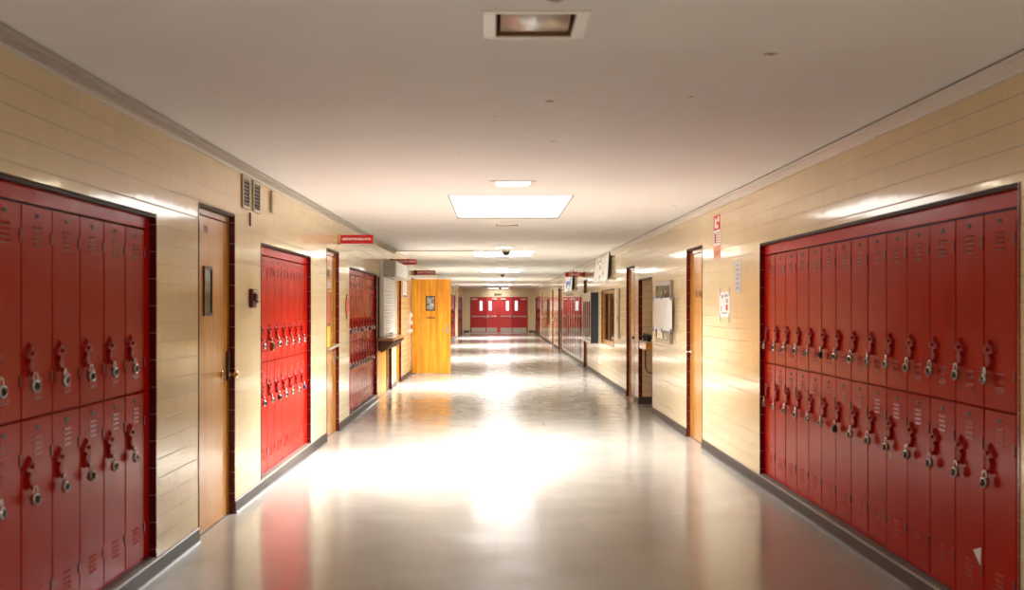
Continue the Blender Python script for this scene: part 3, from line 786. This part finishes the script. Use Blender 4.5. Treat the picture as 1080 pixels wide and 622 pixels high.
for z in (.95, 1.12, 1.29): MB().box(-.13, .13, -.05, -.012, z, z + .08, .003).build('pocket', M_bezel, r)
MB().box(-.10, .10, -.03, -.02, 1.02, 1.14).build('leaflet', M_printred, r)
mb = MB().tube([(XL + .045, 52.3, 0.0), (XL + .045, 52.3, H)], .04, 10); 
tag(mb.build('standpipe', M_greybeige), 'grey vertical pipe from floor to ceiling between the far left banks', 'pipe')

# ------------------------------------------------------------------ small things on the right wall
r = tag(empty('poster_strip', *at('R', 10.94, 0, .001)), 'tall red and white poster strip high beside the right wooden door', 'poster')
MB().box(-.16, .16, -.0016, 0, 2.30, 2.45).build('top_panel', M_printred, r)
MB().box(-.16, .16, -.0016, 0, 2.14, 2.30).build('middle_panel', M_paper, r)
MB().box(-.16, .16, -.0016, 0, 2.01, 2.14).build('bottom_panel', mat('pink_patterned_print', (.72, .32, .22), .6), r)
mb = MB(); mb.box(-.10, -.01, -.0026, -.0016, 2.32, 2.42); mb.box(.03, .12, -.0026, -.0016, 2.38, 2.43); mb.box(.0, .07, -.0026, -.0016, 2.315, 2.35)
mb.build('white_print', M_paper, r)
mb = MB(); mb.box(-.12, -.03, -.0026, -.0016, 2.17, 2.27)
for i in range(5): mb.box(.0, .13, -.0026, -.0016, 2.165 + i * .025, 2.174 + i * .025)
for i in range(6): mb.box(-.12 + i * .045, -.10 + i * .045, -.0026, -.0016, 2.03 + .015 * (i % 3), 2.075 + .02 * (i % 2))
mb.build('dark_print', mat('brown_print', (.35, .08, .06), .6), r)
r = tag(MB().box(-.135, .135, -.0016, 0, 1.655, 1.945).build('paper_notice', M_greypaper, None, *at('R', 9.99, 0, .001)), 'narrow grey laminated notice between the taped poster and the right bank', 'notice')
mb = MB()
for i in range(6): mb.box(-.08 + .01 * (i % 2), .07 - .02 * (i % 3), -.0024, -.0016, 1.69 + i * .042, 1.707 + i * .042)
mb.build('printed_lines', M_print, r)
r = tag(empty('taped_poster', *at('R', 10.57, 0, .001)), 'white poster with small pictures held up by grey tape strips', 'poster')
MB().box(-.24, .24, -.0016, 0, 1.42, 1.67, 0).build('poster_sheet', M_paper, r)
for x, z in ((-.21, 1.67), (.21, 1.67), (-.21, 1.42), (.21, 1.42)): MB().box(-.02, .02, -.0028, -.0016, -.04, .04).build('tape', M_greytape, r, (x, 0, z))
mb = MB(); mb.box(.06, .15, -.0024, -.0016, 1.49, 1.545); mb.build('red_picture', M_printred, r)
mb = MB(); mb.box(.07, .15, -.0024, -.0016, 1.56, 1.60); mb.box(-.17, -.12, -.0024, -.0016, 1.48, 1.53); mb.box(-.15, .13, -.0024, -.0016, 1.455, 1.468); mb.box(-.15, -.05, -.0024, -.0016, 1.61, 1.64); mb.box(.0, .14, -.0024, -.0016, 1.62, 1.645)
mb.build('printed_lines', M_print, r)
# display case with paper sheet over it
r = tag(empty('display_case', *at('R', 14.30, 0, .001)), 'steel framed display case on the right wall half covered by a white sheet', 'display case')
mb = MB(); t = .05; hw, za, zb = .64, 1.05, 1.86
for q in ((-hw, -hw + t, za, zb), (hw - t, hw, za, zb), (-hw + t, hw - t, zb - t, zb), (-hw + t, hw - t, za, za + t), (-.012, .012, za + t, zb - t)): mb.box(q[0], q[1], -.035, 0, q[2], q[3], .004)
mb.build('case_frame', M_alu, r)
MB().box(-hw + t, hw - t, -.006, 0, za + t, zb - t).build('backing', M_office_in, r)
MB().box(-hw + t, hw - t, -.028, -.025, za + t, zb - t).build('pane', M_glass, r)
for x, z, w_, h_, m in ((-.40, 1.12, .26, .10, M_printred), (.30, 1.13, .34, .09, M_printred), (.0, 1.12, .14, .12, M_tape), (-.42, 1.66, .20, .14, M_paper), (.40, 1.70, .22, .10, M_paper), (.42, 1.60, .10, .12, M_printred)):
    MB().box(x - w_ / 2, x + w_ / 2, -.008, -.006, z, z + h_).build('pinned_paper', m, r)
mb = MB(); nn = 14
X = [-.78 + 1.56 * i / nn for i in range(nn + 1)]; Y_ = [-.040 - .012 * abs(math.sin(i * 1.1)) for i in range(nn + 1)]
f_ = [mb.bm.verts.new((x, y, 1.215 + .0 * x)) for x, y in zip(X, Y_)]; t_ = [mb.bm.verts.new((x, y, 1.64)) for x, y in zip(X, Y_)]
f2 = [mb.bm.verts.new((x, y + .002, 1.215)) for x, y in zip(X, Y_)]; t2 = [mb.bm.verts.new((x, y + .002, 1.64)) for x, y in zip(X, Y_)]
for i in range(nn):
    mb.bm.faces.new((f_[i], f_[i + 1], t_[i + 1], t_[i])); mb.bm.faces.new((f2[i], t2[i], t2[i + 1], f2[i + 1]))
    mb.bm.faces.new((t_[i], t_[i + 1], t2[i + 1], t2[i])); mb.bm.faces.new((f_[i], f2[i], f2[i + 1], f_[i + 1]))
mb.bm.faces.new((f_[0], t_[0], t2[0], f2[0])); mb.bm.faces.new((f_[-1], f2[-1], t2[-1], t_[-1]))
r = tag(mb.build('paper_sheet', M_paper, None, *at('R', 14.26, 0, .001)), 'wide blank white sheet taped across the display case', 'paper sheet')
for x, z in ((-.74, 1.64), (0, 1.65), (.74, 1.64), (-.74, 1.215), (0, 1.21), (.74, 1.215)): MB().box(-.035, .035, -.0554, -.050, -.03, .03).build('tape', M_tape, r, (x, 0, z))
# recessed utility cabinet cover
r = tag(empty('utility_cabinet', *at('R', 19.80, 0, .001)), 'narrow grey beige steel cabinet cover beside the wooden framed window', 'cabinet')
MB().box(-.27, .27, -.018, 0, .93, 1.85, .006).build('cover_frame', M_greybeige, r)
d = MB().box(-.23, .23, -.026, -.018, .97, 1.81, .004).build('cabinet_door', M_greybeige, r)
MB().box(.14, .19, -.034, -.026, 1.28, 1.36, .004).build('latch', M_bronze, d)
MB().box(-.05, .05, -.028, -.026, 1.6, 1.68, .0).build('notice', M_bronze, d)
# power outlet
r = tag(empty('power_outlet', *at('R', 23.3, .37, .001)), 'white double power outlet low on the right wall under the cabinet', 'outlet')
MB().box(-.075, .075, -.012, 0, -.085, .085, .006).build('cover_plate', M_white, r)
for z in (-.035, .035): MB().box(-.022, .022, -.015, -.012, z - .02, z + .02, .004).build('socket', M_bezel, r)
# notice cabinet standing off the wall
r = tag(empty('notice_cabinet', *at('R', 24.6, 0, .001)), 'long glass fronted notice cabinet with a navy end panel on the right wall', 'notice cabinet')
hw, za, zb, dp = 1.0, .725, 1.835, .165
mb = MB(); mb.box(hw - .03, hw, -dp, 0, za, zb, .003); mb.build('end_panel', M_navy, r)
mb = MB(); mb.box(-hw, hw - .03, -dp, 0, zb - .03, zb, .003); mb.box(-hw, hw - .03, -dp, 0, za, za + .03, .003); mb.box(-hw, -hw + .03, -dp, 0, za + .03, zb - .03, .003); mb.box(-hw + .03, hw - .03, -.02, 0, za + .03, zb - .03)
mb.build('case_body', M_alu, r)
MB().box(-hw, hw - .03, -dp - .012, -dp, zb - .19, zb, .003).build('header_panel', M_greybeige, r)
mb = MB()
for x in (-1.0, -.52, -.04, .44, .92): mb.box(x, x + .05, -dp - .012, -dp, za, zb - .19, .003)
mb.box(-hw + .05, hw - .08, -dp - .010, -dp, za, za + .04, .002); mb.build('door_rails', M_steel, r)
MB().box(-hw + .05, hw - .08, -dp - .006, -dp - .003, za + .04, zb - .19).build('pane', M_glass, r)
MB().box(-.7, -.3, -.024, -.02, 1.0, 1.4).build('pinned_paper', M_paper, r)
MB().box(.1, .4, -.024, -.02, 1.1, 1.5).build('pinned_paper', M_paper, r)
# two wall banners leaning out from the cornice
def banner(yn, yf, zt, zb, outn, outf, m_face, blobs, label):
    """yn / yf: near and far end; bottom edge stands out from the wall"""
    nu, nv = 12, 6; s = -1
    rr = tag(empty('wall_banner', (XR - .034, (yn + yf) / 2, 0)), label, 'banner', 'banners hung high on the right wall')
    def P(u, v, d=0.):     # u 0 near .. 1 far, v 0 top .. 1 bottom
        out = (.02 + (outn + (outf - outn) * u) * v + .012 * math.sin(u * 7) * v)
        sag = .05 * math.sin(PI * u) * (1 - v)
        return (-out + d, (u - .5) * (yf - yn) , zt - sag - (zt - zb) * v - .02 * math.sin(u * 9) * v)
    mb = MB(); g = [[[mb.bm.verts.new(P(i / nu, j / nv, d)) for j in range(nv + 1)] for i in range(nu + 1)] for d in (0., .006)]
    for i in range(nu):
        for j in range(nv):
            mb.bm.faces.new((g[0][i][j], g[0][i + 1][j], g[0][i + 1][j + 1], g[0][i][j + 1])).smooth = True
            mb.bm.faces.new((g[1][i][j], g[1][i][j + 1], g[1][i + 1][j + 1], g[1][i + 1][j])).material_index = 1
    for i in range(nu):
        mb.bm.faces.new((g[0][i][0], g[1][i][0], g[1][i + 1][0], g[0][i + 1][0])); mb.bm.faces.new((g[0][i][nv], g[0][i + 1][nv], g[1][i + 1][nv], g[1][i][nv]))
    for j in range(nv):
        mb.bm.faces.new((g[0][0][j], g[0][0][j + 1], g[1][0][j + 1], g[1][0][j])).material_index = 1; mb.bm.faces.new((g[0][nu][j], g[1][nu][j], g[1][nu][j + 1], g[0][nu][j + 1]))
    mb.build('banner_face', [m_face, M_black], rr)
    # black wedge filling the space behind the near end
    b = MB(); q = [P(0, 0), P(0, 1)]
    vs = [b.bm.verts.new(p) for p in ((q[0][0] + .004, q[0][1] - .008, q[0][2]), (q[0][0] + .050, q[0][1] - .008, q[0][2]), (q[1][0] + .07, q[1][1] - .008, q[1][2] + .06), (q[1][0] + .004, q[1][1] - .008, q[1][2]))]
    ws = [b.bm.verts.new((v.co.x, v.co.y + .04, v.co.z)) for v in vs]
    b.bm.faces.new(vs); b.bm.faces.new(ws[::-1])
    for k in range(4): b.bm.faces.new((vs[k], ws[k], ws[(k + 1) % 4], vs[(k + 1) % 4]))
    b.build('end_wedge', M_black, rr)
    for (u, v, ru, rv, m) in blobs:
        q = MB()
        n = 9; ring = []
        for k in range(n):
            a = 2 * PI * k / n; rr_ = .75 + .35 * random.random()
            p = P(u + ru * rr_ * math.cos(a), v + rv * rr_ * math.sin(a)); ring.append(q.bm.verts.new((p[0] - .004, p[1], p[2])))
        c = P(u, v); cc = q.bm.verts.new((c[0] - .006, c[1], c[2]))
        for k in range(n): q.bm.faces.new((ring[k], ring[(k + 1) % n], cc))
        q.build('painted_mark', m, rr, recalc=False)
M_mark = mat('taupe_paint_mark', (.50, .45, .43), .7)
M_mark2 = mat('grey_paint_mark', (.42, .42, .42), .7)
M_mark3 = mat('pink_paint_mark', (.70, .25, .22), .7)
banner(20.85, 23.35, 2.585, 2.06, .035, .085, M_paper,
       [(.82, .22, .07, .12, M_mark2), (.62, .16, .12, .07, M_mark), (.60, .45, .10, .13, M_mark), (.40, .30, .06, .06, M_mark), (.24, .28, .035, .05, M_mark3), (.27, .48, .03, .04, M_mark3), (.30, .72, .07, .12, M_mark), (.55, .88, .09, .10, M_mark2), (.40, .55, .04, .05, M_mark)],
       'white banner with grey and red marks curling off the right wall')
banner(30.7, 33.2, 2.585, 1.99, .035, .075, M_paper,
       [(.30, .12, .22, .12, M_blue), (.25, .50, .08, .40, M_blue), (.78, .62, .10, .30, M_blue), (.5, .60, .28, .12, M_blue), (.35, .92, .12, .06, M_blue), (.7, .22, .16, .14, M_mark)],
       'blue and white banner hanging behind the LIBRARY sign')

# ------------------------------------------------------------------ ceiling fittings
for i, y in enumerate(SKY + [SKY_ADDED]):
    ln = min(y + SKYL, YF - .15) - y
    r = tag(empty('skylight_panel', ((SKX0 + SKX1) / 2, y + ln / 2, H)), 'large glowing white skylight panel, %s from the camera' % ORD[i] if i < 6 else 'added dim skylight panel above the viewer, out of view, to light the near ceiling', 'skylight', 'row of skylight panels down the corridor ceiling')
    hx, hy = (SKX1 - SKX0) / 2, ln / 2
    MB().box(-hx + .012, hx - .012, -hy + .012, hy - .012, .012, .022).build('diffuser', M_sky if i < 6 else M_sky_added, r)
    mb = MB(); t = .012
    mb.box(-hx, hx, -hy, -hy + t, -.004, .03); mb.box(-hx, hx, hy - t, hy, -.004, .03); mb.box(-hx, -hx + t, -hy + t, hy - t, -.004, .03); mb.box(hx - t, hx, -hy + t, hy - t, -.004, .03)
    mb.build('frame', M_bronze, r)
for i, (y, lit) in enumerate(FIX):
    r = tag(empty('recessed_light', (FX, y, H)), ('small square recessed light with a warm lit lens, %s from the camera' if lit else 'small unlit square recessed light, %s from the camera') % ORD[i], 'ceiling light', 'small recessed lights between the skylights')
    o_, t, ty = .200, FR - .004, FRY - .004
    mb = MB()
    for q in ((-o_, o_, -o_, -ty), (-o_, o_, ty, o_), (-o_, -t, -ty, ty), (t, o_, -ty, ty)): mb.box(q[0], q[1], q[2], q[3], -.008, .002, .003)
    mb.build('bezel', M_bezel, r)
    mb = MB()
    for q in ((-t, t, -ty, -ty + .004), (-t, t, ty - .004, ty), (-t, -t + .004, -ty, ty), (t - .004, t, -ty, ty)): mb.box(q[0], q[1], q[2], q[3], .0, .17)
    mb.box(-t, t, -ty, ty, .165, .172); mb.build('housing', M_rust if not lit else M_bezel, r)
    # half round lens hanging in the well
    mb = MB(); ns = 14; rad = .166; xs = .130
    A = [mb.bm.verts.new((-xs, rad * math.cos(PI * k / ns), .030 - .038 * math.sin(PI * k / ns))) for k in range(ns + 1)]
    B = [mb.bm.verts.new((xs, rad * math.cos(PI * k / ns), .030 - .038 * math.sin(PI * k / ns))) for k in range(ns + 1)]
    for k in range(ns): mb.bm.faces.new((A[k], A[k + 1], B[k + 1], B[k])).smooth = True
    mb.bm.faces.new(A); mb.bm.faces.new(B[::-1]); mb.bm.faces.new((A[0], B[0], B[-1], A[-1]))
    mb.build('lens', M_warmtube if lit else M_lens, r)
r = tag(empty('sprinkler_head', (.205, 3.76, H)), 'round sprinkler rose on the ceiling beside the nearest light', 'sprinkler')
MB().lathe([(0, -.006), (.020, -.010), (.034, -.004), (.034, 0)], 24).build('rose', M_bronze, r)
MB().lathe([(0, -.016), (.018, -.015), (.020, -.009), (0, -.006)], 20).build('cap', M_greybeige, r)
for i, (x, y, m_) in enumerate(((.195, 20.65, .075), (.21, 35.7, .07), (.24, 61.2, .07))):
    r = tag(empty('dome_camera', (x, y, H)), 'dark dome camera on the ceiling, %s of the three from the camera' % ORD[i], 'dome camera', 'dome cameras on the ceiling')
    MB().lathe([(0, -.03), (m_ * 1.1, -.03), (m_ * 1.25, 0), (0, 0)], 24).build('mount', M_greybeige, r)
    MB().lathe([(0, -.03 - m_)] + [(m_ * math.sin(a), -.03 - m_ * math.cos(a)) for a in (PI / 2 * k / 6 for k in range(1, 7))], 20).build('dome', M_black, r)
tag(MB().tube([(XL + .01, 20.6, H - .012), (.10, 20.62, H - .012)], .011, 8).build('conduit', M_mould_d), 'thin conduit crossing the ceiling from the left wall to the first dome camera', 'conduit')

# ------------------------------------------------------------------ light, world, camera
BEAM, WIDE, NEAR = 118, 165, .34
# the overhead skylight is an unseen addition, dimmer, to brighten the near ceiling
for i, y in enumerate(SKY[:5] + [SKY_ADDED]):
    ld = bpy.data.lights.new('skylight_beam', 'AREA'); ld.shape = 'SQUARE'; ld.size = .8; ld.energy = BEAM * (NEAR if i == 5 else 1); ld.spread = math.radians(70)
    ld.color = (1., .99, .975)
    lo = bpy.data.objects.new('skylight_beam', ld); C.objects.link(lo); lo.location = (.145, y + 1.35, H - .26)
    tgt = Vector((-.95, y - .40, 0)); lo.rotation_euler = (tgt - lo.location).to_track_quat('-Z', 'Y').to_euler()
for i, y in enumerate(SKY + [SKY_ADDED]):
    ld = bpy.data.lights.new('skylight_glow', 'AREA'); ld.shape = 'RECTANGLE'; ld.size = 1.1; ld.size_y = 2.5 if i != 5 else 2.0; ld.energy = (WIDE if i < 5 else 22) if i < 6 else WIDE * NEAR; ld.spread = math.radians(128)
    ld.color = (.97, .985, 1.)
    lo = bpy.data.objects.new('skylight_glow', ld); C.objects.link(lo); lo.location = (.145, y + (1.35 if i != 5 else 1.12), H - .006)
wd = bpy.data.worlds.new('world'); bpy.context.scene.world = wd; wd.use_nodes = True
wd.node_tree.nodes['Background'].inputs[0].default_value = (.02, .02, .022, 1)

cam = bpy.data.cameras.new('camera'); co = bpy.data.objects.new('camera', cam); C.objects.link(co)
co.location = (0, 0, CAMZ); co.rotation_euler = (PI / 2, 0, 0)
cam.sensor_width = 36; cam.lens = 1140 / 1080 * 36
cam.shift_x = (540 - 523) / 1080; cam.shift_y = -(311 - 323.3) / 1080
cam.clip_start = .05; cam.clip_end = 200
cam.dof.use_dof = True; cam.dof.focus_distance = 13; cam.dof.aperture_fstop = 2.8
bpy.context.scene.camera = co
sc = bpy.context.scene
sc.view_settings.view_transform = 'Standard'; sc.view_settings.look = 'None'; sc.view_settings.exposure = .32; sc.view_settings.gamma = 1
sc.view_settings.use_curve_mapping = False
sc.cycles.use_denoising = True
sc.cycles.max_bounces = 10; sc.cycles.diffuse_bounces = 5; sc.cycles.glossy_bounces = 5
sc.cycles.sample_clamp_indirect = 6
